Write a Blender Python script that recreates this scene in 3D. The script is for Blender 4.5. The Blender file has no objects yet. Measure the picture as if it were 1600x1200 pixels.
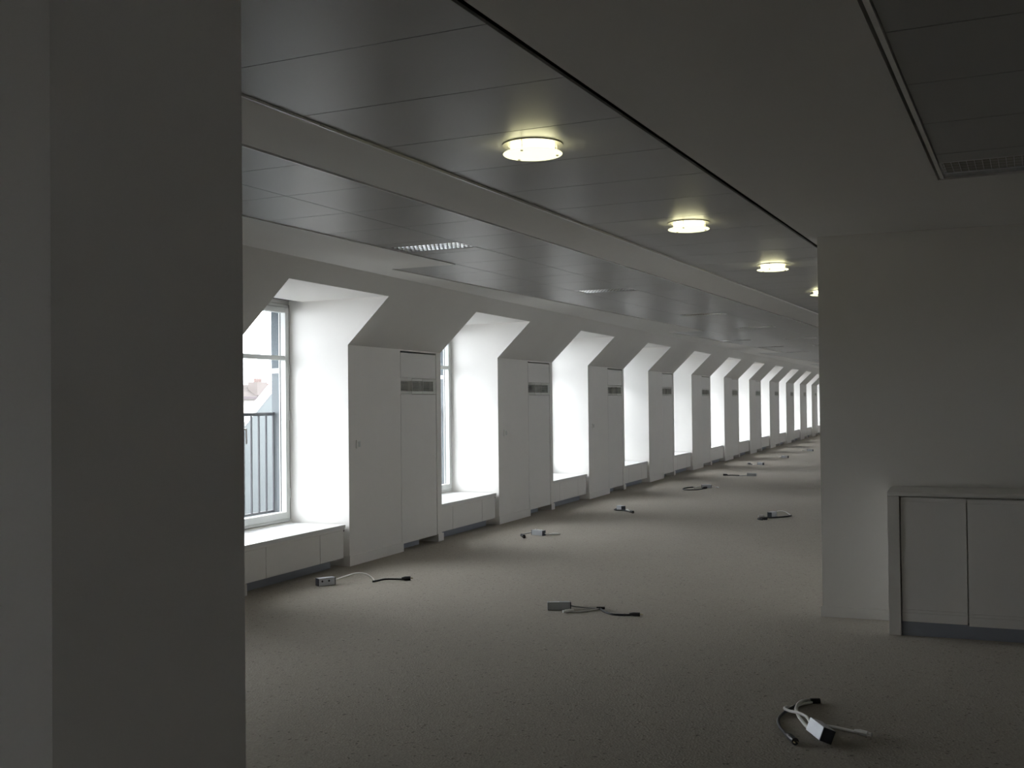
import bpy, bmesh, math, random
from mathutils import Vector, Matrix

random.seed(4)
S = bpy.context.scene
COL = S.collection

# ------------------------------------------------------------------ camera
cam_d = bpy.data.cameras.new('camera')
cam_d.sensor_fit = 'HORIZONTAL'
cam_d.sensor_width = 36.0
cam_d.lens = 36.0 * 1706.26 / 1600.0
cam_d.clip_start = 0.05
cam_d.clip_end = 500
cam = bpy.data.objects.new('camera', cam_d)
COL.objects.link(cam)
_f = Vector((-0.373795, 0.927365, 0.016496)).normalized()
_r = Vector((0.927371, 0.373989, -0.010763)).normalized()
_u = _r.cross(_f).normalized()
cam.matrix_world = Matrix(((_r.x, _u.x, -_f.x, 0), (_r.y, _u.y, -_f.y, 0), (_r.z, _u.z, -_f.z, 1.5), (0, 0, 0, 1)))
S.camera = cam

# ------------------------------------------------------------------ overcast sky, exposure
W = bpy.data.worlds.new('overcast_sky')
S.world = W
W.use_nodes = True
nt = W.node_tree
nt.nodes.clear()
wo_ = nt.nodes.new('ShaderNodeOutputWorld')
bg = nt.nodes.new('ShaderNodeBackground')
geo = nt.nodes.new('ShaderNodeTexCoord')
sep = nt.nodes.new('ShaderNodeSeparateXYZ')
rmp = nt.nodes.new('ShaderNodeValToRGB')
rmp.color_ramp.elements[0].position = 0.0
rmp.color_ramp.elements[0].color = (0.83, 0.84, 0.885, 1)
rmp.color_ramp.elements[1].position = 1.0
rmp.color_ramp.elements[1].color = (1.02, 1.03, 1.07, 1)
nt.links.new(geo.outputs['Generated'], sep.inputs[0])
nt.links.new(sep.outputs['Z'], rmp.inputs[0])
nt.links.new(rmp.outputs[0], bg.inputs[0])
bg.inputs[1].default_value = 5.0
nt.links.new(bg.outputs[0], wo_.inputs[0])

S.view_settings.view_transform = 'Standard'
S.view_settings.look = 'None'
S.view_settings.gamma = 1.0
S.view_settings.use_curve_mapping = False
S.view_settings.exposure = 1.42
S.cycles.max_bounces = 16
S.cycles.diffuse_bounces = 12
S.cycles.glossy_bounces = 4
S.cycles.transmission_bounces = 4
S.cycles.transparent_max_bounces = 12
S.cycles.sample_clamp_indirect = 6.0
S.cycles.caustics_reflective = False
S.cycles.caustics_refractive = False
S.cycles.use_adaptive_sampling = False
S.cycles.use_denoising = True

# ------------------------------------------------------------------ measured layout (metres)
D = 5.182            # window wall at x = -D
Y0 = 8.802           # far edge of the first window niche
P = 3.5864           # bay pitch along the wall
WO = 1.617           # niche width
ZK = 2.0455          # height where the roof slope starts
ZC = 2.62            # plaster ceiling
ZT = 2.630           # ceiling tiles, set back a little
NB = 12
XW = -5.82           # inner face of the window frames
PH = 0.0636          # the ceiling grid is turned by this angle
CPH, SPH = math.cos(PH), math.sin(PH)
Y_END = Y0 + 11 * P  # end wall
ORD = ['nearest', 'second', 'third', 'fourth', 'fifth', 'sixth', 'seventh', 'eighth', 'ninth', 'tenth', 'eleventh', 'twelfth']


def G(a, b):
    return (a * CPH + b * SPH, -a * SPH + b * CPH)


# ------------------------------------------------------------------ materials
def mat(name, col, rough=0.6, metal=0.0, spec=0.5, noise=0.0, scale=8.0, bump=0.0, bscale=200.0, emit=None, estr=0.0, coat=0.0):
    m = bpy.data.materials.new(name)
    m.use_nodes = True
    n = m.node_tree
    b = n.nodes['Principled BSDF']
    b.inputs['Base Color'].default_value = (*col, 1)
    b.inputs['Roughness'].default_value = rough
    b.inputs['Metallic'].default_value = metal
    b.inputs['Specular IOR Level'].default_value = spec
    b.inputs['Coat Weight'].default_value = coat
    if emit:
        b.inputs['Emission Color'].default_value = (*emit, 1)
        b.inputs['Emission Strength'].default_value = estr
    tc = n.nodes.new('ShaderNodeTexCoord')
    if noise > 0:
        t = n.nodes.new('ShaderNodeTexNoise')
        t.inputs['Scale'].default_value = scale
        t.inputs['Detail'].default_value = 5
        n.links.new(tc.outputs['Object'], t.inputs['Vector'])
        r = n.nodes.new('ShaderNodeValToRGB')
        r.color_ramp.elements[0].position = 0.3
        r.color_ramp.elements[1].position = 0.7
        r.color_ramp.elements[0].color = (*[c * (1 - noise) for c in col], 1)
        r.color_ramp.elements[1].color = (*[min(1, c * (1 + noise)) for c in col], 1)
        n.links.new(t.outputs['Fac'], r.inputs[0])
        n.links.new(r.outputs[0], b.inputs['Base Color'])
    if bump > 0:
        t2 = n.nodes.new('ShaderNodeTexNoise')
        t2.inputs['Scale'].default_value = bscale
        t2.inputs['Detail'].default_value = 2
        n.links.new(tc.outputs['Object'], t2.inputs['Vector'])
        bp = n.nodes.new('ShaderNodeBump')
        bp.inputs['Strength'].default_value = bump
        bp.inputs['Distance'].default_value = 0.002
        n.links.new(t2.outputs['Fac'], bp.inputs['Height'])
        n.links.new(bp.outputs[0], b.inputs['Normal'])
    return m


def carpet():
    m = bpy.data.materials.new('speckled_carpet')
    m.use_nodes = True
    n = m.node_tree
    b = n.nodes['Principled BSDF']
    b.inputs['Roughness'].default_value = 1.0
    b.inputs['Specular IOR Level'].default_value = 0.1
    b.inputs['Sheen Weight'].default_value = 0.28
    b.inputs['Sheen Roughness'].default_value = 0.6
    b.inputs['Sheen Tint'].default_value = (1.0, 0.93, 0.83, 1)
    tc = n.nodes.new('ShaderNodeTexCoord')
    v = n.nodes.new('ShaderNodeTexVoronoi')
    v.inputs['Scale'].default_value = 95
    n.links.new(tc.outputs['Object'], v.inputs['Vector'])
    r = n.nodes.new('ShaderNodeValToRGB')
    r.color_ramp.interpolation = 'CONSTANT'
    e = r.color_ramp.elements
    cols = [(0.0, (0.085, 0.072, 0.06)), (0.10, (0.256, 0.230, 0.193)), (0.40, (0.281, 0.254, 0.214)), (0.72, (0.309, 0.280, 0.237)), (0.95, (0.40, 0.37, 0.325))]
    e[0].position, e[0].color = cols[0][0], (*cols[0][1], 1)
    e[1].position, e[1].color = cols[1][0], (*cols[1][1], 1)
    for p_, c_ in cols[2:]:
        k = e.new(p_)
        k.color = (*c_, 1)
    n.links.new(v.outputs['Color'], r.inputs[0])
    t = n.nodes.new('ShaderNodeTexNoise')
    t.inputs['Scale'].default_value = 0.8
    t.inputs['Detail'].default_value = 3
    n.links.new(tc.outputs['Object'], t.inputs['Vector'])
    mp = n.nodes.new('ShaderNodeMapRange')
    mp.inputs['To Min'].default_value = 0.92
    mp.inputs['To Max'].default_value = 1.08
    n.links.new(t.outputs['Fac'], mp.inputs['Value'])
    mx = n.nodes.new('ShaderNodeMix')
    mx.data_type = 'RGBA'
    mx.blend_type = 'MULTIPLY'
    mx.inputs['Factor'].default_value = 1.0
    n.links.new(r.outputs[0], mx.inputs['A'])
    n.links.new(mp.outputs[0], mx.inputs['B'])
    n.links.new(mx.outputs['Result'], b.inputs['Base Color'])
    bp = n.nodes.new('ShaderNodeBump')
    bp.inputs['Strength'].default_value = 0.5
    bp.inputs['Distance'].default_value = 0.004
    n.links.new(v.outputs['Distance'], bp.inputs['Height'])
    n.links.new(bp.outputs[0], b.inputs['Normal'])
    return m


def glass():
    m = bpy.data.materials.new('window_glass')
    m.use_nodes = True
    n = m.node_tree
    n.nodes.clear()
    o = n.nodes.new('ShaderNodeOutputMaterial')
    mx = n.nodes.new('ShaderNodeMixShader')
    tr = n.nodes.new('ShaderNodeBsdfTransparent')
    tr.inputs[0].default_value = (0.93, 0.95, 0.95, 1)
    gl = n.nodes.new('ShaderNodeBsdfGlossy')
    gl.inputs['Roughness'].default_value = 0.02
    lw = n.nodes.new('ShaderNodeLayerWeight')
    pw = n.nodes.new('ShaderNodeMath')
    pw.operation = 'POWER'
    pw.inputs[1].default_value = 5.0
    mr = n.nodes.new('ShaderNodeMapRange')
    mr.inputs['To Min'].default_value = 0.03
    mr.inputs['To Max'].default_value = 0.85
    n.links.new(lw.outputs['Facing'], pw.inputs[0])
    n.links.new(pw.outputs[0], mr.inputs['Value'])
    n.links.new(mr.outputs[0], mx.inputs[0])
    n.links.new(tr.outputs[0], mx.inputs[1])
    n.links.new(gl.outputs[0], mx.inputs[2])
    n.links.new(mx.outputs[0], o.inputs[0])
    return m


M = dict(
    wall=mat('white_wall_paint', (0.87, 0.85, 0.82), 0.55, noise=0.012, scale=3, bump=0.08, bscale=260),
    core=mat('grey_white_wall_paint', (0.77, 0.75, 0.715), 0.6, noise=0.012, scale=3, bump=0.08, bscale=260),
    plaster=mat('plaster_and_slope_shade', (0.66, 0.645, 0.615), 0.7, noise=0.012, scale=3, bump=0.05, bscale=260),
    lacquer=mat('white_lacquered_board', (0.86, 0.845, 0.82), 0.42, noise=0.008, scale=4),
    sill=mat('white_sill_board', (0.80, 0.80, 0.80), 0.35),
    tile=mat('satin_metal_ceiling_tile', (0.335, 0.333, 0.325), 0.36, spec=0.31, noise=0.015, scale=2),
    dark=mat('void_shade', (0.05, 0.05, 0.047), 0.9),  # near-black standing for the shade in ceiling joints and grooves
    plinth=mat('blue_grey_plinth', (0.30, 0.32, 0.37), 0.6),
    trim=mat('white_metal_trim', (0.80, 0.79, 0.76), 0.3),
    frame=mat('window_frame_paint', (0.66, 0.68, 0.66), 0.4),
    seal=mat('black_rubber_seal', (0.03, 0.03, 0.035), 0.7),
    glass=glass(),
    carpet=carpet(),
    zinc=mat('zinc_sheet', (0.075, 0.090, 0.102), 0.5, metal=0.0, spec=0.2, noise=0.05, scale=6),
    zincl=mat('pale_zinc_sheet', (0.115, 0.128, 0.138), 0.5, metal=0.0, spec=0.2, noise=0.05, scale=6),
    rail=mat('dark_grey_railing', (0.013, 0.014, 0.021), 0.5),
    steel=mat('brushed_steel', (0.35, 0.34, 0.33), 0.35, metal=0.9),
    alu=mat('anodised_aluminium', (0.62, 0.64, 0.68), 0.38, metal=0.25, noise=0.02, scale=60),
    alud=mat('dull_grey_aluminium', (0.33, 0.335, 0.34), 0.45, metal=0.4),
    black=mat('black_plastic', (0.018, 0.018, 0.022), 0.45),
    navy=mat('dark_end_cap', (0.035, 0.04, 0.055), 0.5),
    wcable=mat('white_cable', (0.88, 0.87, 0.84), 0.5),
    gcable=mat('grey_cable', (0.38, 0.38, 0.38), 0.5),
    whitep=mat('white_plastic', (0.86, 0.86, 0.83), 0.4),
    brass=mat('brass_pin', (0.55, 0.45, 0.25), 0.3, metal=0.9),
    louvre=mat('polished_louvre', (0.86, 0.87, 0.89), 0.10, metal=1.0),
    housing=mat('white_lamp_housing', (0.66, 0.66, 0.66), 0.4),
    grille=mat('grey_grille_metal', (0.72, 0.72, 0.67), 0.4, metal=0.3),
    gdark=mat('slot_and_shaft_shade', (0.022, 0.022, 0.024), 0.8),  # near-black standing for shade behind the vent slats and in the head slot
    lampg=mat('lit_frosted_glass', (0.55, 0.56, 0.45), 0.4, emit=(1.0, 0.98, 0.60), estr=0.56),
    lampd=mat('lit_lamp_body', (0.9, 0.9, 0.8), 0.4, emit=(1.0, 0.93, 0.66), estr=2.3),
    blind=mat('dimming_blind_fabric', (0.35, 0.35, 0.34), 0.9),
    ring=mat('lamp_ring_metal', (0.45, 0.43, 0.36), 0.35, metal=0.7),
    stone=mat('pale_limestone', (0.30, 0.275, 0.255), 0.8, noise=0.05, scale=1.5),
    roofp=mat('weathered_roof', (0.078, 0.068, 0.064), 0.8, spec=0.05, noise=0.06, scale=1.0),
    brick=mat('red_brick', (0.125, 0.062, 0.052), 0.8, spec=0.05, noise=0.1, scale=6),
    pot=mat('clay_chimney_pot', (0.15, 0.11, 0.10), 0.8, spec=0.05),
    chim=mat('chimney_render', (0.135, 0.117, 0.110), 0.8, spec=0.05, noise=0.04, scale=2),
    rake=mat('pale_roof_metal', (0.15, 0.165, 0.168), 0.6, spec=0.1, noise=0.04, scale=2),
    street=mat('asphalt', (0.15, 0.15, 0.15), 0.9, noise=0.1, scale=0.3),
    gutter=mat('dark_gutter', (0.10, 0.085, 0.088), 0.7, spec=0.05),
)


# ------------------------------------------------------------------ mesh helpers
class MB:
    """Collects closed shapes for one mesh object."""

    def __init__(s):
        s.v, s.f = [], []

    def prism(s, base, top):
        n = len(base)
        o = len(s.v)
        s.v += list(base) + list(top)
        s.f.append(tuple(o + i for i in range(n))[::-1])
        s.f.append(tuple(o + n + i for i in range(n)))
        for i in range(n):
            j = (i + 1) % n
            s.f.append((o + i, o + j, o + n + j, o + n + i))
        return s

    def box(s, x0, x1, y0, y1, z0, z1):
        b = [(x0, y0, z0), (x1, y0, z0), (x1, y1, z0), (x0, y1, z0)]
        return s.prism(b, [(x, y, z1) for x, y, _ in b])

    def gbox(s, a0, a1, b0, b1, z0, z1):
        q = [G(a0, b0), G(a1, b0), G(a1, b1), G(a0, b1)]
        return s.prism([(x, y, z0) for x, y in q], [(x, y, z1) for x, y in q])

    def poly(s, q, z0, z1):
        return s.prism([(x, y, z0) for x, y in q], [(x, y, z1) for x, y in q])

    def xz(s, prof, y0, y1):
        """profile in (x, z) drawn out along y"""
        return s.prism([(x, y0, z) for x, z in prof], [(x, y1, z) for x, z in prof])

    def lathe(s, prof, n=32, c=(0, 0, 0)):
        """closed ring from an (r, z) loop"""
        o = len(s.v)
        m = len(prof)
        for k in range(n):
            t = 2 * math.pi * k / n
            for r, z in prof:
                s.v.append((c[0] + r * math.cos(t), c[1] + r * math.sin(t), c[2] + z))
        for k in range(n):
            k2 = (k + 1) % n
            for i in range(m):
                j = (i + 1) % m
                s.f.append((o + k * m + i, o + k2 * m + i, o + k2 * m + j, o + k * m + j))
        return s

    def cyl(s, c, r, z0, z1, n=24, r1=None):
        r1 = r if r1 is None else r1
        b = [(c[0] + r * math.cos(2 * math.pi * k / n), c[1] + r * math.sin(2 * math.pi * k / n), z0) for k in range(n)]
        t = [(c[0] + r1 * math.cos(2 * math.pi * k / n), c[1] + r1 * math.sin(2 * math.pi * k / n), z1) for k in range(n)]
        return s.prism(b, t)

    def rod(s, p, q, r, n=8, r1=None):
        p, q = Vector(p), Vector(q)
        d = (q - p).normalized()
        a = d.orthogonal().normalized()
        b = d.cross(a)
        r1 = r if r1 is None else r1
        B = [tuple(p + (a * math.cos(t) + b * math.sin(t)) * r) for t in [2 * math.pi * k / n for k in range(n)]]
        T = [tuple(q + (a * math.cos(t) + b * math.sin(t)) * r1) for t in [2 * math.pi * k / n for k in range(n)]]
        return s.prism(B, T)

    def tube(s, pts, r, n=8, sub=6):
        P_ = [Vector(p) for p in pts]
        path = []
        for i in range(len(P_) - 1):
            p0, p1, p2 = P_[max(i - 1, 0)], P_[i], P_[i + 1]
            p3 = P_[min(i + 2, len(P_) - 1)]
            for k in range(sub):
                t = k / sub
                path.append(0.5 * ((2 * p1) + (p2 - p0) * t + (2 * p0 - 5 * p1 + 4 * p2 - p3) * t * t + (3 * p1 - p0 - 3 * p2 + p3) * t ** 3))
        path.append(P_[-1])
        o = len(s.v)
        up = Vector((0, 0, 1))
        for i, c in enumerate(path):
            d = (path[min(i + 1, len(path) - 1)] - path[max(i - 1, 0)]).normalized()
            a = d.cross(up)
            a = a.normalized() if a.length > 1e-4 else Vector((1, 0, 0))
            b = a.cross(d)
            for k in range(n):
                t = 2 * math.pi * k / n
                s.v.append(tuple(c + (a * math.cos(t) + b * math.sin(t)) * r))
        m = len(path)
        for i in range(m - 1):
            for k in range(n):
                k2 = (k + 1) % n
                s.f.append((o + i * n + k, o + i * n + k2, o + (i + 1) * n + k2, o + (i + 1) * n + k))
        s.f.append(tuple(o + k for k in range(n))[::-1])
        s.f.append(tuple(o + (m - 1) * n + k for k in range(n)))
        return s

    def mesh(s, name, m, bevel=0.0, smooth=False):
        me = bpy.data.meshes.new(name)
        me.from_pydata(s.v, [], s.f)
        bm = bmesh.new()
        bm.from_mesh(me)
        bmesh.ops.recalc_face_normals(bm, faces=bm.faces)
        if bevel > 0:
            bmesh.ops.bevel(bm, geom=list(bm.edges), offset=bevel, segments=2, affect='EDGES', profile=0.6)
        if smooth:
            for f in bm.faces:
                f.smooth = len(f.verts) <= 4
        bm.to_mesh(me)
        bm.free()
        me.materials.append(m)
        return me

    def obj(s, name, m, parent=None, bevel=0.0, smooth=False, loc=None):
        return link(name, s.mesh(name, m, bevel, smooth), parent, loc)


def link(name, me, parent=None, loc=None):
    o = bpy.data.objects.new(name, me)
    COL.objects.link(o)
    if parent:
        o.parent = parent
    if loc:
        o.location = loc
    return o


def struct(o):
    o['kind'] = 'structure'
    return o


def thing(name, loc, label, cat, group=None, rz=0.0):
    o = bpy.data.objects.new(name, None)
    COL.objects.link(o)
    o.empty_display_size = 0.1
    o.location = loc
    o.rotation_euler = (0, 0, rz)
    o['label'] = label
    o['category'] = cat
    if group:
        o['group'] = group
    return o


def dup(root, loc, label, parts=True):
    """copy a thing with its parts and sub-parts"""
    r = root.copy()
    COL.objects.link(r)
    r.location = loc
    r['label'] = label
    for ch in root.children:
        c = ch.copy()
        COL.objects.link(c)
        c.parent = r
        for g in ch.children:
            d = g.copy()
            COL.objects.link(d)
            d.parent = c
    return r


# ================================================================== SETTING
# ---- floor
struct(MB().box(-D - 0.65, 5.95, -5.2, Y_END + 0.3, -0.25, 0.0).obj('floor', M['carpet']))

# ---- window wall: piers, roof slope and window niches, one continuous wall
XB = -5.90
slope_top = -D + (2.63 - ZK) * 1.0085
full = [(-D, 0), (-D, ZK), (slope_top, 2.63), (slope_top, 2.95), (XB, 2.95), (XB, 0)]
xh = -D + (2.476 - ZK) * 1.0085
head = [(XW + 0.15, 2.465), (xh, 2.476), (slope_top, 2.63), (slope_top, 2.95), (XB, 2.95), (XB, 2.448), (XW - 0.002, 2.448), (XW - 0.002, 2.50), (XW + 0.15, 2.50)]
cup = [(-D - 0.30, 0), (-D - 0.30, 2.032), (-D, 2.032), (-D, ZK), (slope_top, 2.63), (slope_top, 2.95), (XB, 2.95), (XB, 0)]
apron = [(XW - 0.14, 0), (XW - 0.14, 0.395), (XW + 0.03, 0.395), (XW + 0.03, 0)]
wl = MB()
HID = (-3, -1)   # unseen bays before the nearest one, windows added to light the near end
wl.xz(full, -5.25, Y0 - 3 * P - WO)
wl.xz(full, Y0 - 3 * P, Y0 - P - WO)
wl.xz(full, Y0 - P, Y0 - WO)
for i in list(HID) + list(range(NB)):
    yL, yR = Y0 + i * P - WO, Y0 + i * P
    # head above the niche, split so that every profile stays convex enough
    wl.xz([(XB, 2.95), (slope_top, 2.95), (slope_top, 2.63), (xh, 2.476), (XW + 0.15, 2.465), (XW + 0.15, 2.62), (XB, 2.62)], yL, yR)
    wl.xz([(XB, 2.448), (XB, 2.62), (XW - 0.002, 2.62), (XW - 0.002, 2.448)], yL, yR)
    wl.xz(apron, yL, yR)
    if 0 <= i < NB - 1:
        wl.xz(full, yR, yR + 1.03)
        wl.xz(cup[:4] + [(-D, ZK), (XB, ZK), (XB, 0)], yR + 1.03, yR + 1.862)
        wl.xz([(-D, ZK), (slope_top, 2.63), (slope_top, 2.95), (XB, 2.95), (XB, ZK)], yR + 1.03, yR + 1.862)
        wl.xz(full, yR + 1.862, Y0 + (i + 1) * P - WO)
wl_o = struct(wl.obj('wall_left', M['wall']))
wl_o.data.materials.append(M['plaster'])          # darker ceiling tone puts the slope's shade into its colour
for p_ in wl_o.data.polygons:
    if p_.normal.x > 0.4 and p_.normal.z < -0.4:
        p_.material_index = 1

# ---- end wall, core wall, partition, back and side walls
struct(MB().box(-6.1, 5.95, Y_END, Y_END + 0.25, 0, 2.95).obj('wall_end', M['wall']))
cx0, cy0 = -0.852, 7.80
ex, ey = cx0 + SPH * 41.0, cy0 + CPH * 41.0
YK = 11.0            # core block kept short so the added windows opposite can light the piers
struct(MB().poly([(cx0, cy0), (6.0, cy0), (6.0, YK), (cx0 + SPH / CPH * (YK - cy0), YK)], 0, 2.95).obj('wall_core', M['core']))
OPP_FILL = [13.6 + 2 * P * k for k in range(5)]  # unseen windows added as fill light for the piers
wo2 = MB()
y_ = YK
for y2 in OPP_FILL:
    wo2.box(5.182, 5.9, y_, y2, 0, 2.95)
    wo2.box(5.182, 5.9, y2, y2 + WO, 2.448, 2.95)
    wo2.box(5.3, 5.9, y2, y2 + WO, 0, 0.395)
    y_ = y2 + WO
wo2.box(5.182, 5.9, y_, Y_END, 0, 2.95)
struct(wo2.obj('wall_opposite', M['wall']))
struct(MB().box(-5.25, -1.25, 1.257, 1.735, 0, 2.95).obj('wall_partition', M['core']))
struct(MB().box(-6.1, 5.2, -5.4, -5.2, 0, 2.95).obj('wall_back', M['core']))
wr = MB().box(5.0, 5.2, -5.2, -3.1, 0, 2.95).box(5.0, 5.2, -2.5, cy0, 0, 2.95)
wr.box(5.0, 5.2, -3.1, -2.5, 0, 0.9).box(5.0, 5.2, -3.1, -2.5, 2.1, 2.95)
struct(wr.obj('wall_right', M['core']))
wf = MB().box(5.08, 5.13, -3.1, -3.05, 0.9, 2.1).box(5.08, 5.13, -2.55, -2.5, 0.9, 2.1)
wf.box(5.08, 5.13, -3.05, -2.55, 0.9, 0.95).box(5.08, 5.13, -3.05, -2.55, 2.05, 2.1)
wf_o = struct(wf.obj('window_40', M['frame']))  # unseen window added to light the side face of the pillar
MB().box(5.10, 5.106, -3.06, -2.54, 0.94, 2.06).obj('pane', M['glass'], wf_o)

# ---- baseboards
n_b = 0
for i in range(NB):
    yR = Y0 + i * P
    if i == 0:
        struct(MB().box(-D, -D + 0.012, 1.74, Y0 - WO + 0.02, 0, 0.09).obj('baseboard_1', M['wall']))
    if i < NB - 1:
        n_b += 2
        b = MB().box(-D, -D + 0.012, yR - 0.012, yR + 1.05, 0, 0.095)
        b.box(-D - 0.35, -D, yR - 0.012, yR, 0, 0.095)
        struct(b.obj('baseboard_%d' % n_b, M['wall']))
        struct(MB().box(-D, -D + 0.012, yR + 1.858, yR + P - WO + 0.02, 0, 0.082).obj('baseboard_%d' % (n_b + 1), M['wall']))
struct(MB().box(cx0 - 0.012, -0.40, cy0 - 0.012, cy0, 0, 0.073).obj('baseboard_core', M['core'], bevel=0.003))

# ---- ceiling: plaster bands with set-back fields of metal tiles
A_BR, A_BL, A_T1, A_SO, A_GR, A_RG = -2.590, -3.047, -3.645, -4.245, -1.4175, -0.434
def slope_a(b):
    # a of the wall's slope edge at grid position b (x = slope_top)
    return (slope_top - b * SPH) / CPH


B_STOP = 49.2
ce = MB()
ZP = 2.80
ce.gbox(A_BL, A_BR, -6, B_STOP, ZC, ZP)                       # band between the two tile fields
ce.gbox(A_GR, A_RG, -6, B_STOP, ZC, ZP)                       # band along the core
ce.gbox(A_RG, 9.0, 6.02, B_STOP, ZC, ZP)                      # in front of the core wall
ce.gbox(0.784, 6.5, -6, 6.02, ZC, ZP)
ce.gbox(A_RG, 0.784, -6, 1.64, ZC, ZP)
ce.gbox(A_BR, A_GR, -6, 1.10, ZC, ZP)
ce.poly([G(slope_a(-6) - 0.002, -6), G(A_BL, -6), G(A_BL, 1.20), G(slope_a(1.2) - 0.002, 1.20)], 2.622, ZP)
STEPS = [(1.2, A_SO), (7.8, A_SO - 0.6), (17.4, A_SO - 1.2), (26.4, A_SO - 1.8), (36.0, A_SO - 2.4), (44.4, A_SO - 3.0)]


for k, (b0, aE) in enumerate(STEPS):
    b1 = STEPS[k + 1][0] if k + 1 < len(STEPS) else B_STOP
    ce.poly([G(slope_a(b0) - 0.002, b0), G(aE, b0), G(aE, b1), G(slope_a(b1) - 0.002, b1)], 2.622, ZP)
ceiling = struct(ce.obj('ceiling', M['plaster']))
struct(MB().box(-5.88, 5.9, -5.4, Y_END + 0.25, 2.801, 2.94).obj('ceiling_void_shade', M['dark']))  # dark slab over the tiles, coloured so the joints read as shade

JG = 0.004


def tile_mesh(w, l):
    h = 0.012
    t = MB().box(-w / 2, w / 2, -l / 2, l / 2, 0, h)
    return t.mesh('ceiling_tile', M['tile'], bevel=0.0015)


LIGHT_CELLS = {(1, 4), (1, 10), (1, 16), (1, 21), (1, 27), (1, 32), (3, 27), (3, 32), (3, 37), (4, 47)}
t_full = tile_mesh(0.6 - JG, 0.6 - JG)
t_strip = tile_mesh(0.6 - JG, 0.15 - JG)
far = MB()
for k in range(6):
    a1 = A_BL - 0.6 * k
    a0 = a1 - 0.6
    if k == 0:
        a1 -= 0.047
    for j in range(-5, 75):
        b0 = 4.2 + 0.6 * j
        if k >= 2 and b0 < STEPS[k - 1][0] - 0.01:
            continue
        if b0 + 0.6 > B_STOP or b0 < 1.2 - 0.01:
            continue
        cells = [(b0, 0.6)]
        if (k, j) in LIGHT_CELLS:
            cells = [(b0, 0.15), (b0 + 0.45, 0.15)]
        for bb, ll in cells:
            x, y = G((a0 + a1) / 2, bb + ll / 2)
            if b0 < 13.5:
                if k == 0:
                    me = t_k0 if 't_k0' in globals() else None
                    if me is None:
                        t_k0 = me = tile_mesh(0.553 - JG, 0.6 - JG)
                else:
                    me = t_full if ll > 0.3 else t_strip
                o = link('ceiling_tile', me, ceiling, (x, y, ZT))
                o.rotation_euler = (0, 0, -PH)
            else:
                far.gbox(a0 + JG / 2, a1 - JG / 2, bb + JG / 2, bb + ll - JG / 2, ZT, ZT + 0.012)
# the corridor field: one wide panel per row
t_wide = tile_mesh(A_GR - A_BR - 0.055, 0.6 - JG)
for j in range(-4, 77):
    b0 = 3.5 + 0.6 * j
    if b0 + 0.6 > B_STOP:
        continue
    x, y = G((A_GR + A_BR) / 2 - 0.0155, b0 + 0.3)
    if b0 < 14:
        o = link('ceiling_panel', t_wide, ceiling, (x, y, ZT))
        o.rotation_euler = (0, 0, -PH)
    else:
        far.gbox(A_BR + 0.012, A_GR - 0.043, b0 + JG / 2, b0 + 0.6 - JG / 2, ZT, ZT + 0.012)
fo = far.obj('ceiling_tiles_far', M['tile'], ceiling)
fo['kind'] = 'stuff'
fo.name = 'distant_tiling'
# the field in front of the core wall
t_b = tile_mesh(0.59 - JG, 0.63 - JG)
t_bs = tile_mesh(0.59 - JG, 0.20 - JG)
t_be = tile_mesh(0.59 - JG, 0.085 - JG)
for c in range(2):
    ac = A_RG + 0.032 + 0.59 * (c + 0.5)
    for j in range(6):
        bc = 1.646 + 0.63 * j + 0.315
        x, y = G(ac, bc)
        o = link('ceiling_tile', t_b, ceiling, (x, y, ZT))
        o.rotation_euler = (0, 0, -PH)
    x, y = G(ac, 5.53)
    o = link('ceiling_tile', t_bs, ceiling, (x, y, ZT))
    o.rotation_euler = (0, 0, -PH)
    x, y = G(ac, 5.975)
    o = link('ceiling_tile', t_be, ceiling, (x, y, ZT))
    o.rotation_euler = (0, 0, -PH)
    if c == 1:
        x, y = G(ac, 5.78)
        o = link('ceiling_tile', tile_mesh(0.59 - JG, 0.30 - JG), ceiling, (x, y, ZT))
        o.rotation_euler = (0, 0, -PH)

# ---- white metal edge trims of the tile fields
n_t = 0
for (a0, a1, b0, b1, z0, z1) in [
    (A_BR, A_BR + 0.010, 1.1, 3.62, ZC + 0.001, ZT + 0.01),
    (A_BR, A_BR + 0.0095, 3.625, B_STOP, ZC - 0.001, ZT + 0.01),
    (A_BL - 0.046, A_BL - 0.039, 1.2, B_STOP, ZC + 0.004, ZT + 0.01),
    (A_RG + 0.011, A_RG + 0.029, 1.64, 6.02, ZC + 0.004, ZT + 0.01),
    (A_SO - 0.001, A_SO + 0.006, 1.2, 7.8, ZC + 0.002, ZT + 0.01),
]:
    n_t += 1
    struct(MB().gbox(a0, a1, b0, b1, z0, z1).obj('trim_%d' % n_t, M['trim']))

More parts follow.
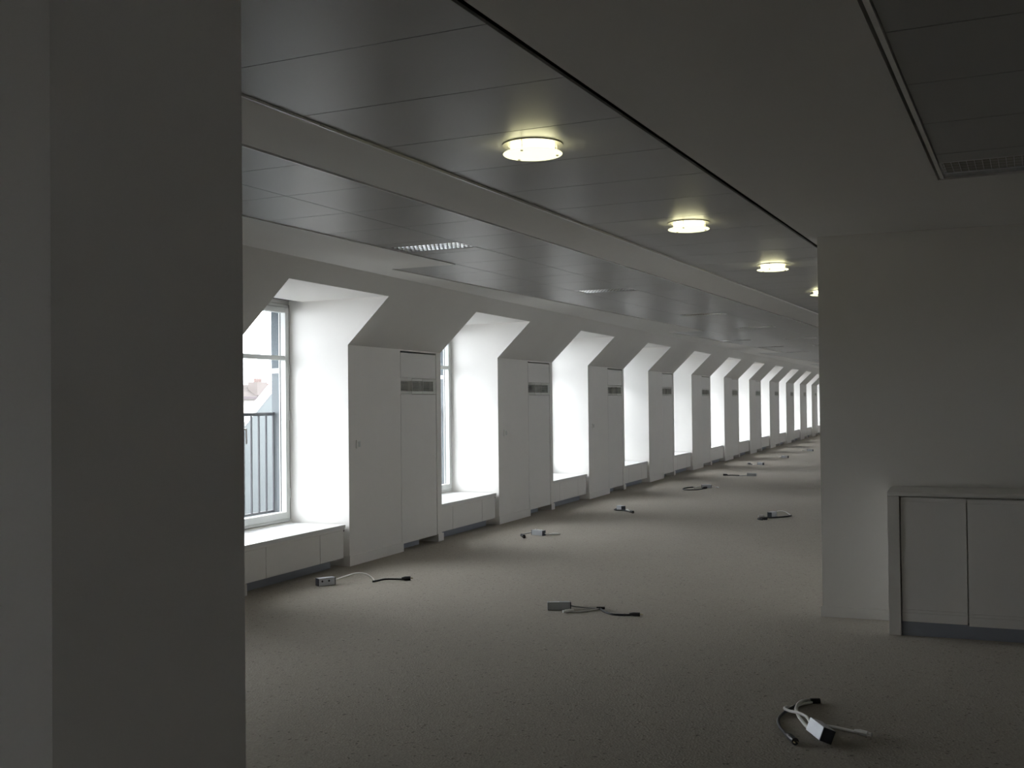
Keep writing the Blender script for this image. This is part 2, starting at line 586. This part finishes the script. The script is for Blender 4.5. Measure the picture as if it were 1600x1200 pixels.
# ================================================================== WINDOWS
def make_window():
    w = MB()
    # fixed frame
    x0, x1 = XW - 0.08, XW
    w.box(x0, x1, -0.03, 0.0, 0.40, 2.446)
    w.box(x0, x1, -WO, -WO + 0.03, 0.40, 2.446)
    w.box(x0, x1, -WO + 0.03, -0.03, 2.415, 2.446)
    w.box(x0, x1, -WO + 0.03, -0.03, 0.40, 0.425)
    root = struct(w.obj('window_1', M['frame'], bevel=0.003))
    mid = -WO / 2 + 0.005

    def leaf(y0, y1, meet):
        b = MB()
        xa, xb = XW - 0.065, XW + 0.012
        s = 0.058
        b.box(xa, xb, y0, y0 + s, 0.428, 2.412)
        b.box(xa, xb, y1 - s, y1, 0.428, 2.412)
        b.box(xa, xb, y0 + s, y1 - s, 0.428, 0.492)
        b.box(xa, xb, y0 + s, y1 - s, 2.362, 2.412)
        b.box(xa + 0.015, xb - 0.01, y0 + s, y1 - s, 1.915, 1.957)
        o = b.obj('sash', M['frame'], root, bevel=0.004)
        MB().box(XW - 0.035, XW - 0.029, y0 + s - 0.008, y1 - s + 0.008, 0.485, 1.92).obj('pane', M['glass'], o)
        MB().box(XW - 0.035, XW - 0.029, y0 + s - 0.008, y1 - s + 0.008, 1.95, 2.37).obj('pane', M['glass'], o)
        g = MB()
        for (ya, yb) in ((y0 + s - 0.004, y0 + s + 0.004), (y1 - s - 0.004, y1 - s + 0.004)):
            g.box(XW - 0.05, XW - 0.045, ya, yb, 0.49, 2.365)
        g.obj('seal', M['seal'], o)
        return o

    leaf(-WO + 0.022, mid - 0.003, False)
    r = leaf(mid + 0.003, -0.022, True)
    # lever handle on the meeting stile
    h = MB().box(XW + 0.012, XW + 0.020, mid + 0.015, mid + 0.045, 1.20, 1.34)
    h.obj('handle_plate', M['steel'], r)
    h = MB()
    h.rod((XW + 0.02, mid + 0.03, 1.285), (XW + 0.065, mid + 0.03, 1.285), 0.008)
    h.rod((XW + 0.062, mid + 0.03, 1.29), (XW + 0.066, mid + 0.028, 1.155), 0.008)
    h.obj('handle', M['steel'], r)
    for z in (0.62, 1.35, 1.78, 2.28):
        MB().rod((XW + 0.012, -0.022, z), (XW + 0.012, -0.022, z + 0.09), 0.008).obj('hinge', M['frame'], root)
    # dark joint between frame and reveal, dark box painting the shade of the head slot
    MB().box(XW - 0.02, XW + 0.001, -0.004, 0.004, 0.42, 2.44).obj('seal', M['seal'], root)
    MB().box(XW + 0.004, XW + 0.146, -WO + 0.002, -0.002, 2.482, 2.60).obj('slot_shade', M['gdark'], root)
    # outside cheeks of the dormer
    for sy in (1, -1):
        yc = 0.055 if sy > 0 else -WO - 0.055
        ya, yb = (yc, yc + 0.05) if sy > 0 else (yc - 0.05, yc)
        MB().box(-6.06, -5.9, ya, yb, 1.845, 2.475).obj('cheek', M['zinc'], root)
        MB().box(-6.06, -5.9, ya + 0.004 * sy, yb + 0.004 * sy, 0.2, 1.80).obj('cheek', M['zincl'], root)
        MB().box(-6.065, -5.9, ya - 0.012, yb + 0.012, 1.80, 1.845).obj('ledge', M['wall'], root)
    MB().box(-6.55, -5.9, -WO - 0.12, 0.12, 2.475, 2.56).obj('sky_shade_hood', M['zincl'], root)  # unseen overhang, lengthened to cut high sky light off the reveals
    MB().box(-6.14, -5.9, -WO - 0.05, 0.05, 0.33, 0.40).obj('outer_sill', M['zincl'], root)
    return root


win = make_window()
win.location = (0, Y0, 0)
win['label'] = 'tall white casement window, nearest in the row, partly hidden by the foreground pillar'
wins = [win]
for i in range(1, NB):
    w2 = dup(win, (0, Y0 + i * P, 0), 'tall white casement window, %s in the row of dormer niches' % (ORD[i] if i < NB - 1 else 'last'))
    w2.name = 'window_%d' % (i + 1)
    w2['kind'] = 'structure'

for n_, i in enumerate(HID):
    w2 = dup(win, (0, Y0 + i * P, 0), 'tall white casement window added unseen for light behind the foreground pillar, %s' % ('beside the camera' if i < -1 else 'next to the nearest niche'))
    w2.name = 'window_%d' % (NB + 1 + n_)
    w2['kind'] = 'structure'
    # unseen blind, added to dim the light these windows let in
    zb = 1.35 if i == -1 else 1.25
    bl = MB().box(XW + 0.045, XW + 0.048, -WO + 0.03, -0.03, zb, 2.40)
    bl.box(XW + 0.030, XW + 0.064, -WO + 0.03, -0.03, 2.40, 2.44)
    bl.box(XW + 0.040, XW + 0.053, -WO + 0.03, -0.03, zb - 0.025, zb)
    bl.obj('dimming_blind', M['blind'], w2)

for k, y2 in enumerate(OPP_FILL):
    w2 = dup(win, (0, y2, 0), 'tall white casement window added for light in the unseen opposite wall, %s from the core' % ORD[k])
    w2.rotation_euler = (0, 0, math.pi)
    w2.name = 'window_%d' % (NB + 10 + k)
    w2['kind'] = 'structure'

# ---- guard railings outside
def make_rail():
    t = thing('railing', (0, Y0, 0), 'dark metal guard railing outside the nearest window', 'railing', 'railings outside the windows')
    x = -6.035
    MB().box(x - 0.012, x + 0.012, -WO - 0.05, 0.05, 1.395, 1.425).obj('top_rail', M['rail'], t)
    MB().box(x - 0.010, x + 0.010, -WO - 0.05, 0.05, 0.475, 0.495).obj('bottom_rail', M['rail'], t)
    bar = MB().box(x - 0.007, x + 0.007, -0.007, 0.007, 0.49, 1.40).mesh('bar', M['rail'])
    k = 0
    y = 0.043
    while y > -WO - 0.05:
        link('bar', bar, t, (0, y, 0))
        y -= 0.118
    return t


rail = make_rail()
for i in range(1, NB):
    dup(rail, (0, Y0 + i * P, 0), 'dark metal guard railing outside the %s window' % ORD[i])

# ---- low casings under the windows
def make_seat():
    t = thing('window_seat', (-D, Y0, 0), 'low white casing under the nearest window with three front panels', 'casing', 'casings under the windows')
    X0 = -0.022
    MB().box(-0.66, X0, -WO + 0.002, -0.030, 0.355, 0.388).obj('sill_board', M['sill'], t, bevel=0.004)
    edges = [-WO + 0.004, -1.282, -0.463, -0.062]
    for a, b in zip(edges[:-1], edges[1:]):
        MB().box(X0 - 0.020, X0 - 0.004, a + 0.003, b - 0.003, 0.085, 0.337).obj('front_panel', M['lacquer'], t, bevel=0.0015)
    MB().box(X0 - 0.045, X0 - 0.010, -WO + 0.004, -0.040, 0.337, 0.355).obj('rail', M['lacquer'], t)
    b = MB().box(-0.62, X0 - 0.060, -WO + 0.004, -0.075, 0.09, 0.335)
    b.obj('carcass', M['lacquer'], t)
    MB().box(-0.62, X0 - 0.085, -WO + 0.004, -0.16, 0, 0.09).obj('plinth', M['plinth'], t)
    MB().box(X0 - 0.05, X0 - 0.012, -0.05, -0.032, 0.325, 0.35).obj('clip', M['seal'], t)
    return t


seat = make_seat()
for i in range(1, NB):
    dup(seat, (-D, Y0 + i * P, 0), 'low white casing under the %s window of the row' % (ORD[i] if i < NB - 1 else 'last'))

dup(seat, (-D, Y0 - P, 0), 'low white casing under the added window hidden by the foreground pillar')
dup(seat, (-D, Y0 - 3 * P, 0), 'low white casing under the added window behind the camera')

# ---- service cupboards in the piers
def make_cupboard():
    t = thing('service_cupboard', (-D, Y0 + 1.03, 0), 'white flush service cupboard with vent grille in the nearest pier', 'cupboard', 'service cupboards in the piers')
    W_ = 0.832
    MB().box(-0.025, -0.002, 0.013, W_ - 0.013, 0.075, 1.589).obj('door', M['lacquer'], t, bevel=0.0015)
    MB().box(-0.025, -0.002, 0.013, W_ - 0.013, 1.757, 2.016).obj('upper_panel', M['lacquer'], t, bevel=0.0015)
    g = MB()
    g.box(-0.05, -0.002, 0.004, W_ - 0.004, 1.594, 1.622)
    g.box(-0.05, -0.002, 0.004, W_ - 0.004, 1.727, 1.753)
    g.box(-0.05, -0.002, 0.004, 0.012, 1.622, 1.727)
    g.box(-0.05, -0.002, W_ - 0.075, W_ - 0.008, 1.622, 1.727)
    gr = g.obj('grille', M['grille'], t)
    for k in (1, 2):
        y = 0.012 + (W_ - 0.087) * k / 3
        MB().box(-0.05, 0.001, y - 0.006, y + 0.006, 1.598, 1.75).obj('mullion', M['grille'], gr)
    sl = MB().prism([(-0.006, 0.012, 0.0), (-0.006, 0.012, 0.0036), (-0.028, 0.012, 0.0096), (-0.028, 0.012, 0.006)],
                    [(-0.006, W_ - 0.075, 0.0), (-0.006, W_ - 0.075, 0.0036), (-0.028, W_ - 0.075, 0.0096), (-0.028, W_ - 0.075, 0.006)]).mesh('slat', M['grille'])
    for k in range(8):
        link('slat', sl, gr, (0, 0, 1.625 + 0.0128 * k))
    MB().box(-0.075, -0.07, 0.005, W_ - 0.01, 1.60, 1.75).obj('shaft_shade', M['gdark'], t)  # dark sheet painting the shade inside the vent
    MB().box(-0.29, -0.10, 0.003, W_ * 0.70, 0, 0.085).obj('plinth', M['plinth'], t)
    return t


cupb = make_cupboard()
for i in range(1, NB - 1):
    dup(cupb, (-D, Y0 + i * P + 1.03, 0), 'white flush service cupboard with vent grille between the %s and %s windows' % (ORD[i], ORD[i + 1]))
cupb['label'] = 'white flush service cupboard with vent grille between the nearest and second windows'

# ---- switches on the piers
sw = thing('wall_switch', (-D, Y0 + 0.165, 1.12), 'small white wall switch on the nearest pier', 'switch', 'switches on the piers')
MB().box(0, 0.014, -0.036, 0.036, -0.04, 0.04).obj('plate', M['whitep'], sw, bevel=0.003)
MB().box(0.008, 0.021, -0.012, 0.020, -0.026, 0.026).obj('rocker', M['frame'], sw, bevel=0.002)
for i in range(1, 3):
    dup(sw, (-D, Y0 + i * P + 0.215, 1.115), 'small white wall switch on the %s pier' % ORD[i])

# ================================================================== CEILING LIGHTS
def make_lamp():
    t = thing('ceiling_lamp', (0, 0, ZT), 'lit round ceiling lamp with a glass disc', 'lamp', 'round lamps along the corridor')
    MB().lathe([(0.108, 0), (0.133, 0), (0.133, -0.006), (0.108, -0.006)], 48).obj('ring', M['ring'], t, smooth=False)
    MB().cyl((0, 0), 0.096, -0.026, 0.0, 40, 0.096).obj('diffuser', M['lampd'], t)
    MB().lathe([(0.001, -0.040), (0.128, -0.040), (0.131, -0.043), (0.128, -0.046), (0.001, -0.046)], 48).obj('glass_disc', M['lampg'], t, smooth=False)
    for k in range(3):
        a = math.radians(25 + 120 * k)
        x, y = 0.108 * math.cos(a), 0.108 * math.sin(a)
        p = MB().rod((x, y, -0.002), (x, y, -0.050), 0.0028)
        p.rod((x, y, -0.046), (x, y, -0.051), 0.006)
        p.obj('pin', M['ring'], t)
    return t


lamp = make_lamp()
LB = [4.352, 6.745, 9.21, 11.70]
LL = ['lit round glass-disc ceiling lamp, nearest and largest of the row', 'lit round glass-disc ceiling lamp, second in the corridor row',
      'lit round glass-disc ceiling lamp, third in the corridor row', 'lit round glass-disc ceiling lamp half hidden behind the edge of the core wall']
for i, b in enumerate(LB):
    x, y = G(-1.972 if i < 3 else -1.985, b)
    if i == 0:
        lamp.location = (x, y, ZT)
        lamp['label'] = LL[0]
    else:
        dup(lamp, (x, y, ZT), LL[i])


def make_louvre(L=0.59, Wd=0.30):
    t = thing('louvre_light', (0, 0, ZT), 'unlit recessed louvre ceiling light', 'light', 'recessed louvre lights', -PH)
    h = MB()
    e = 0.012
    h.box(-L / 2, L / 2, -Wd / 2, Wd / 2, 0.075, 0.085)
    h.box(-L / 2, -L / 2 + e, -Wd / 2, Wd / 2, 0, 0.075)
    h.box(L / 2 - e, L / 2, -Wd / 2, Wd / 2, 0, 0.075)
    h.box(-L / 2 + e, L / 2 - e, -Wd / 2, -Wd / 2 + e, 0, 0.075)
    h.box(-L / 2 + e, L / 2 - e, Wd / 2 - e, Wd / 2, 0, 0.075)
    h.obj('housing', M['housing'], t)
    prof = lambda x: [(x - 0.0015, 0.004), (x + 0.0015, 0.004), (x + 0.0156, 0.045), (x - 0.0156, 0.045)]
    lb = MB().prism([(-L / 2 + e, y, z) for y, z in prof(0)], [(L / 2 - e, y, z) for y, z in prof(0)]).mesh('long_blade', M['louvre'])
    for k in range(5):
        y = -Wd / 2 + e + 0.004 + (Wd - 2 * e - 0.008) * k / 4
        link('long_blade', lb, t, (0, y, 0))
    cb = MB().prism([(x, -Wd / 2 + e, z) for x, z in prof(0)], [(x, Wd / 2 - e, z) for x, z in prof(0)]).mesh('cross_blade', M['louvre'])
    for k in range(17):
        x = -L / 2 + e + 0.006 + (L - 2 * e - 0.012) * k / 16
        link('cross_blade', cb, t, (x, 0, 0))
    return t


LV = [((1, 4), 'recessed louvre ceiling light nearest the window row, bright cells'), ((1, 10), 'second recessed louvre ceiling light along the tile field'),
      ((1, 16), 'third recessed louvre ceiling light along the tile field'), ((1, 21), 'fourth recessed louvre ceiling light along the tile field'),
      ((1, 27), 'fifth recessed louvre ceiling light along the tile field'), ((1, 32), 'sixth recessed louvre ceiling light along the tile field'),
      ((3, 27), 'far louvre ceiling light close to the slope above the eighth niche'), ((3, 32), 'far louvre ceiling light close to the slope, next after the first there'),
      ((3, 37), 'small far louvre ceiling light close to the slope, third there'), ((4, 47), 'farthest tiny louvre ceiling light at the end of the slope')]
lv0 = make_louvre()
for n_, ((k, j), lab) in enumerate(LV):
    x, y = G(A_BL - 0.6 * k - 0.3, 4.2 + 0.6 * j + 0.3)
    if n_ == 0:
        lv0.location = (x, y, ZT)
        lv0['label'] = lab
    else:
        dup(lv0, (x, y, ZT), lab)
x, y = G(A_RG + 0.032 + 0.295, 5.78)
dup(lv0, (x, y, ZT), 'dim recessed louvre ceiling light in the dark tile field before the core wall')

# ================================================================== CABINET
YC = 7.326
cb_ = thing('low_cabinet', (-0.395, YC, 0), 'low white sideboard with sliding doors standing against the core wall', 'cabinet')
LC = 1.70
MB().box(0.0, LC, -0.004, 0.462, 0.878, 0.905).obj('top', M['core'], cb_, bevel=0.006)
MB().box(0.0, 0.072, -0.002, 0.46, 0.0, 0.877).obj('end_panel', M['core'], cb_, bevel=0.002)
MB().box(LC - 0.072, LC, -0.002, 0.46, 0.0, 0.877).obj('end_panel', M['core'], cb_, bevel=0.002)
MB().box(0.078, LC - 0.078, 0.075, 0.455, 0.09, 0.875).obj('carcass', M['core'], cb_)
MB().box(0.074, LC - 0.074, 0.022, 0.45, 0.0, 0.086).obj('plinth', M['plinth'], cb_)


def door(x0, x1, y, z0, z1):
    p = MB()
    th = 0.018
    zs = [z0, z0 + 0.055, z0 + 0.061, z0 + 0.075, z0 + 0.081, z1 - 0.027, z1 - 0.021, z1]
    for i in range(7):
        d = 0.011 if i in (1, 3, 5) else 0.0
        p.box(x0, x1, y + d, y + th, zs[i], zs[i + 1])
    return p.obj('door', M['lacquer'], cb_)


door(0.079, 0.462, 0.018, 0.088, 0.871)
door(0.469, 0.857, -0.002, 0.084, 0.868)
door(0.863, 1.235, 0.018, 0.088, 0.871)
door(1.242, LC - 0.078, -0.002, 0.084, 0.868)

# ================================================================== POWER BOXES ON THE FLOOR
BH = 0.060


def power_box(loc, head, label, body='alu', L=0.15, roll=0.0, sockets='side', H_=BH, W_=0.058, lift=0.0, caps=('navy', 'navy'), sside=-1):
    """Long axis along local x; the side face with the sockets is local y * sside."""
    t = thing('power_box', (loc[0], loc[1], 0), label, 'power strip', 'power boxes on the carpet')
    rot = Matrix.Rotation(math.radians(head), 4, 'Z') @ Matrix.Translation((0, 0, lift)) @ Matrix.Rotation(math.radians(roll), 4, 'X')

    def put(mb, name, m, bevel=0.0):
        o = mb.obj(name, m, t, bevel)
        o.data.transform(rot)
        return o
    put(MB().box(-L / 2, L / 2, -W_ / 2, W_ / 2, 0.001, H_), 'body', M[body], 0.003)
    put(MB().box(-L / 2 - 0.006, -L / 2 + 0.001, -W_ / 2 + 0.001, W_ / 2 - 0.001, 0.001, H_ - 0.001), 'end_cap', M[caps[0]], 0.002)
    put(MB().box(L / 2 - 0.001, L / 2 + 0.006, -W_ / 2 + 0.001, W_ / 2 - 0.001, 0.001, H_ - 0.001), 'end_cap', M[caps[1]], 0.002)
    for k in (-1, 1):
        if sockets == 'side':
            xk = k * 0.030 - 0.012
            p = MB().rod((xk, sside * (W_ / 2 - 0.004), H_ * 0.6), (xk, sside * (W_ / 2 + 0.001), H_ * 0.6), 0.0085, 12)
            put(p, 'socket', M['black'])
        elif sockets == 'top':
            p = MB().rod((k * 0.026, 0.005, H_ - 0.002), (k * 0.026, 0.005, H_ + 0.008), 0.020, 16)
            q = put(p, 'socket', M['whitep'])
            h = MB().rod((k * 0.026, 0.005, H_ + 0.0075), (k * 0.026, 0.005, H_ + 0.0085), 0.010, 12)
            o = h.obj('hole', M['black'], q)
            o.data.transform(rot)
    return t


def cable(t, name, pts, r, m, z=None):
    L = t.location
    q = []
    for p in pts:
        zz = p[2] if len(p) > 2 else r + 0.001
        q.append((p[0] - L.x, p[1] - L.y, zz))
    return MB().tube(q, r).obj(name, M[m], t, smooth=True)


def plug(t, p, q, r=0.016, m='black', pins=True, z=None):
    """barrel with a collar, ending in two pins"""
    L = t.location
    z = r + 0.001 if z is None else z
    P0 = Vector((p[0] - L.x, p[1] - L.y, z))
    P1 = Vector((q[0] - L.x, q[1] - L.y, z))
    d = (P1 - P0).normalized()
    b = MB()
    mid = P0 + (P1 - P0) * 0.35
    b.rod(P0, mid, r * 0.55, 10, r * 0.95)
    b.rod(mid, P1, r, 12)
    o = b.obj('plug', M[m], t)
    if pins:
        s = d.cross(Vector((0, 0, 1))) * r * 0.5
        e = MB()
        for k in (-1, 1):
            e.rod(P1 + s * k, P1 + s * k + d * 0.020, 0.0024, 6)
        e.obj('pins', M['brass'], o)
    return o


def connector(t, p, q, r=0.010, m='whitep'):
    L = t.location
    P0 = Vector((p[0] - L.x, p[1] - L.y, r + 0.001))
    P1 = Vector((q[0] - L.x, q[1] - L.y, r + 0.001))
    a = P0 + (P1 - P0) * 0.30
    c = P0 + (P1 - P0) * 0.80
    b = MB()
    b.rod(P0, a, r * 0.6, 8, r * 0.9)
    b.rod(a, c, r * 1.05, 8)
    b.rod(c, P1, r * 0.8, 8)
    return b.obj('connector', M[m], t)


# 1: by the first niche
t = power_box((-4.84, 7.83), 56, 'silver power box with two black sockets beside the nearest window casing, black-ended cable', 'alu', sockets='side', sside=-1, L=0.145, H_=0.064)
cable(t, 'white_cable', [(-4.795, 7.895, 0.035), (-4.74, 7.965, 0.055), (-4.675, 8.03, 0.075), (-4.61, 8.08, 0.068), (-4.555, 8.10, 0.035), (-4.52, 8.08, 0.008)], 0.0062, 'wcable')
cable(t, 'black_cable', [(-4.53, 8.065), (-4.50, 8.10, 0.012), (-4.45, 8.15, 0.02), (-4.33, 8.23, 0.012)], 0.008, 'black')
plug(t, (-4.34, 8.225), (-4.275, 8.262), 0.018)
# 2: middle of the floor
t = power_box((-2.655, 7.45), 23, 'dull grey power box in the open floor with cables trailing to a black plug', 'alud', sockets='none', L=0.158, H_=0.056, caps=('alud', 'black'))
MB().box(-0.07, 0.0, -0.02, 0.005, 0.0562, 0.0568).obj('paper_label', M['whitep'], t).data.transform(Matrix.Rotation(math.radians(23), 4, 'Z'))
cable(t, 'grey_cable', [(-2.575, 7.484, 0.026), (-2.529, 7.528, 0.012), (-2.45, 7.545), (-2.377, 7.548)], 0.005, 'gcable')
cable(t, 'white_cable', [(-2.535, 7.383), (-2.483, 7.394), (-2.43, 7.447), (-2.377, 7.548)], 0.0055, 'wcable')
connector(t, (-2.525, 7.392), (-2.58, 7.318), 0.013)
MB().rod((-2.40 + 2.655, 7.535 - 7.45, 0.010), (-2.345 + 2.655, 7.558 - 7.45, 0.010), 0.010).obj('joint_sleeve', M['black'], t)
cable(t, 'black_cable', [(-2.375, 7.545), (-2.318, 7.448), (-2.239, 7.370), (-2.169, 7.366), (-2.102, 7.386)], 0.007, 'black')
plug(t, (-2.112, 7.383), (-2.04, 7.396), 0.013)
# 3: in the foreground
t = power_box((-0.572, 4.975), -62, 'white and silver power box tipped over in the dark foreground with looped white cables', 'alu', sockets='none', L=0.15, roll=-22, H_=0.062, W_=0.058, lift=0.011, caps=('alu', 'navy'))
cable(t, 'white_cable', [(-0.612, 5.05, 0.045), (-0.640, 5.15, 0.045), (-0.69, 5.245, 0.035), (-0.735, 5.295, 0.026), (-0.766, 5.335, 0.024), (-0.762, 5.371, 0.022), (-0.748, 5.422), (-0.716, 5.481), (-0.665, 5.546)], 0.0075, 'wcable')
cable(t, 'grey_cable', [(-0.618, 5.05, 0.022), (-0.648, 5.14, 0.014), (-0.665, 5.186, 0.014), (-0.689, 5.24, 0.022), (-0.712, 5.332, 0.026), (-0.715, 5.422, 0.026), (-0.704, 5.503, 0.022), (-0.685, 5.552, 0.014), (-0.660, 5.562, 0.010)], 0.0085, 'wcable')
MB().rod((-0.672 + 0.572, 5.551 - 4.975, 0.013), (-0.63 + 0.572, 5.572 - 4.975, 0.013), 0.013, 10).obj('joint_sleeve', M['black'], t)
cable(t, 'black_cable', [(-0.652, 5.56), (-0.715, 5.497), (-0.754, 5.374), (-0.776, 5.253), (-0.772, 5.167), (-0.751, 5.08), (-0.72, 5.0), (-0.695, 4.94)], 0.0075, 'black')
plug(t, (-0.700, 4.945), (-0.655, 4.86), 0.016)
cable(t, 'white_cable', [(-0.590, 5.05, 0.02), (-0.560, 5.16, 0.010), (-0.532, 5.168), (-0.488, 5.15), (-0.418, 5.119)], 0.007, 'wcable')
connector(t, (-0.43, 5.124), (-0.355, 5.085), 0.012)
# 4
t = power_box((-4.335, 11.50), -17, 'silver power box with two raised white sockets on top, opposite the second window casing', 'alu', sockets='top', L=0.15)
cable(t, 'grey_cable', [(-4.408, 11.53, 0.03), (-4.455, 11.545, 0.02), (-4.514, 11.53), (-4.534, 11.47)], 0.006, 'gcable')
cable(t, 'black_cable', [(-4.534, 11.48), (-4.50, 11.38), (-4.43, 11.26)], 0.008, 'black')
plug(t, (-4.44, 11.275), (-4.385, 11.185), 0.020)
cable(t, 'white_cable', [(-4.264, 11.48, 0.03), (-4.235, 11.52, 0.015), (-4.215, 11.545)], 0.005, 'wcable')
connector(t, (-4.22, 11.54), (-4.11, 11.60), 0.012)
# 5
t = power_box((-4.235, 14.45), -48, 'silver power box with dark end facing the room, opposite the third window casing', 'alu', sockets='none', L=0.15, H_=0.066, W_=0.062)
cable(t, 'black_cable', [(-4.285, 14.505, 0.02), (-4.33, 14.46, 0.01), (-4.28, 14.38), (-4.18, 14.36), (-4.09, 14.27), (-4.02, 14.17)], 0.009, 'black')
plug(t, (-4.03, 14.185), (-3.965, 14.095), 0.018)
connector(t, (-4.15, 14.40), (-4.09, 14.33), 0.014)
# 6
t = power_box((-3.905, 18.50), 14, 'silver power box ringed by a black cable loop, opposite the fourth window casing', 'alu', sockets='none', L=0.16)
cable(t, 'white_cable', [(-3.98, 18.48, 0.03), (-4.03, 18.45, 0.03), (-4.10, 18.36, 0.012)], 0.006, 'wcable')
cable(t, 'black_cable', [(-4.09, 18.37), (-4.14, 18.50), (-4.20, 18.42), (-4.235, 18.22), (-4.20, 18.03), (-4.10, 17.95), (-3.99, 17.99), (-3.93, 18.12), (-3.905, 18.24)], 0.009, 'black')
plug(t, (-3.91, 18.22), (-3.875, 18.33), 0.020)
cable(t, 'white_cable', [(-3.825, 18.52, 0.03), (-3.79, 18.56, 0.03), (-3.75, 18.55, 0.012)], 0.006, 'wcable')
connector(t, (-3.755, 18.555), (-3.70, 18.50), 0.013)
# 7
t = power_box((-3.66, 21.56), -8, 'grey power box with a wavy black cable, opposite the fifth window casing', 'alud', sockets='none', L=0.17, caps=('alud', 'alud'))
cable(t, 'grey_cable', [(-3.745, 21.57, 0.02), (-3.83, 21.53), (-3.90, 21.56)], 0.008, 'gcable')
cable(t, 'black_cable', [(-3.90, 21.56), (-3.98, 21.60), (-4.06, 21.62), (-4.14, 21.55)], 0.010, 'black')
plug(t, (-4.13, 21.555), (-4.215, 21.55), 0.020)
# 8
t = power_box((-4.09, 25.30), -30, 'pale power box with one dark end, opposite the sixth window casing', 'alu', sockets='none', L=0.15)
cable(t, 'white_cable', [(-4.16, 25.345, 0.02), (-4.22, 25.27), (-4.28, 25.33)], 0.007, 'wcable')
cable(t, 'black_cable', [(-4.28, 25.33), (-4.34, 25.42)], 0.010, 'black')
plug(t, (-4.335, 25.41), (-4.40, 25.49), 0.022)
# 9
t = power_box((-3.975, 28.42), -24, 'white-looking power box far along the floor, opposite the seventh window casing', 'alu', sockets='none', L=0.17)
connector(t, (-4.06, 28.46), (-4.13, 28.50), 0.013)
# 10
t = power_box((-3.80, 32.2), -20, 'bright power box with white connector, opposite the eighth window casing', 'alu', sockets='none', L=0.17)
cable(t, 'white_cable', [(-3.88, 32.23, 0.02), (-3.92, 32.26, 0.012), (-3.95, 32.27)], 0.008, 'wcable')
connector(t, (-3.94, 32.27), (-4.02, 32.30), 0.018)
# 11
t = power_box((-4.52, 42.5), 40, 'tiny power box with dark end, farthest on the floor near the end wall', 'alu', sockets='none', L=0.17, caps=('navy', 'alu'))
connector(t, (-4.44, 42.56), (-4.34, 42.62), 0.018)
# 12
t = power_box((-2.155, 14.17), 74, 'power box seen end-on inside a black cable loop near the core wall', 'alu', sockets='none', L=0.15, H_=0.066, W_=0.060)
cable(t, 'white_cable', [(-2.13, 14.25, 0.05), (-2.095, 14.35, 0.06), (-2.03, 14.40, 0.05), (-1.945, 14.33, 0.012)], 0.006, 'wcable')
cable(t, 'black_cable', [(-1.935, 14.315), (-1.971, 14.195), (-2.07, 14.05), (-2.14, 13.985), (-2.21, 13.955), (-2.262, 13.889), (-2.275, 13.80), (-2.24, 13.745), (-2.20, 13.73)], 0.009, 'black')
plug(t, (-2.205, 13.735), (-2.165, 13.785), 0.020)
connector(t, (-2.31, 14.06), (-2.255, 14.115), 0.017)
# 13: mostly behind the core wall
t = power_box((-1.98, 21.62), 30, 'power box behind the core wall, only its black plug showing at the wall edge', 'alu', sockets='none')
cable(t, 'black_cable', [(-2.05, 21.60, 0.02), (-2.12, 21.55), (-2.19, 21.43)], 0.009, 'black')
plug(t, (-2.18, 21.44), (-2.255, 21.34), 0.020)

# ================================================================== OUTSIDE
struct(MB().box(-120, 90, -90, 160, -18.4, -18.0).obj('ground', M['street']))
# own roof below the sills
struct(MB().prism([(-6.14, 0, 0.36), (-7.6, 0, -3.2), (-7.6, 0, -18), (-5.9, 0, -18), (-5.9, 0, 0.36)],
                  [(-6.14, Y_END + 1, 0.36), (-7.6, Y_END + 1, -3.2), (-7.6, Y_END + 1, -18), (-5.9, Y_END + 1, -18), (-5.9, Y_END + 1, 0.36)]).obj('wall_outside', M['zincl']))
# house across the street
h = thing('apartment_house', (-35, 50, -18), 'pale apartment house across the street with chimney and clay pots', 'building')
MB().box(-14, 0, -35, 45, 0, 19.80).obj('facade', M['stone'], h)
MB().box(-14.2, 0.25, -35, 45, 19.80, 19.95).obj('gutter', M['gutter'], h)
MB().prism([(0.1, -35, 19.95), (-14, -35, 19.95), (-7, -35, 20.60), (-0.9, -35, 20.60)], [(0.1, 45, 19.95), (-14, 45, 19.95), (-7, 45, 20.60), (-0.9, 45, 20.60)]).obj('roof', M['roofp'], h)
ch = MB().box(-0.5, 0.1, -0.32, 0.62, 20.0, 20.74).obj('chimney', M['chim'], h)
for k in range(5):
    MB().cyl((-0.2, -0.14 + 0.15 * k), 0.05, 20.74, 20.95, 10, 0.04).obj('chimney_pot', M['pot'], ch)
MB().box(-0.6, 0.1, 1.10, 1.9, 20.0, 20.66).obj('chimney', M['brick'], h)
# raked roof edge beside the window
g = thing('raked_roof', (-10, 14, -4), 'pale zinc roof wing with a raked edge outside the nearest window', 'roof')
zl = lambda y: 1.376 + 0.706 * (y - 14.164)
MB().prism([(0, -2.2, 0), (0, -2.2, zl(11.8) + 4), (0, 6, zl(20) + 4), (0, 6, 0)], [(-0.10, -2.2, 0), (-0.10, -2.2, zl(11.8) + 4), (-0.10, 6, zl(20) + 4), (-0.10, 6, 0)]).obj('wall_face', M['rake'], g)
MB().prism([(0.02, -2.3, zl(11.7) + 4.001), (0.02, -2.3, zl(11.7) + 4.055), (0.02, 6.1, zl(20.1) + 4.055), (0.02, 6.1, zl(20.1) + 4.001)], [(-0.12, -2.3, zl(11.7) + 4.001), (-0.12, -2.3, zl(11.7) + 4.055), (-0.12, 6.1, zl(20.1) + 4.055), (-0.12, 6.1, zl(20.1) + 4.001)]).obj('coping', M['wall'], g)
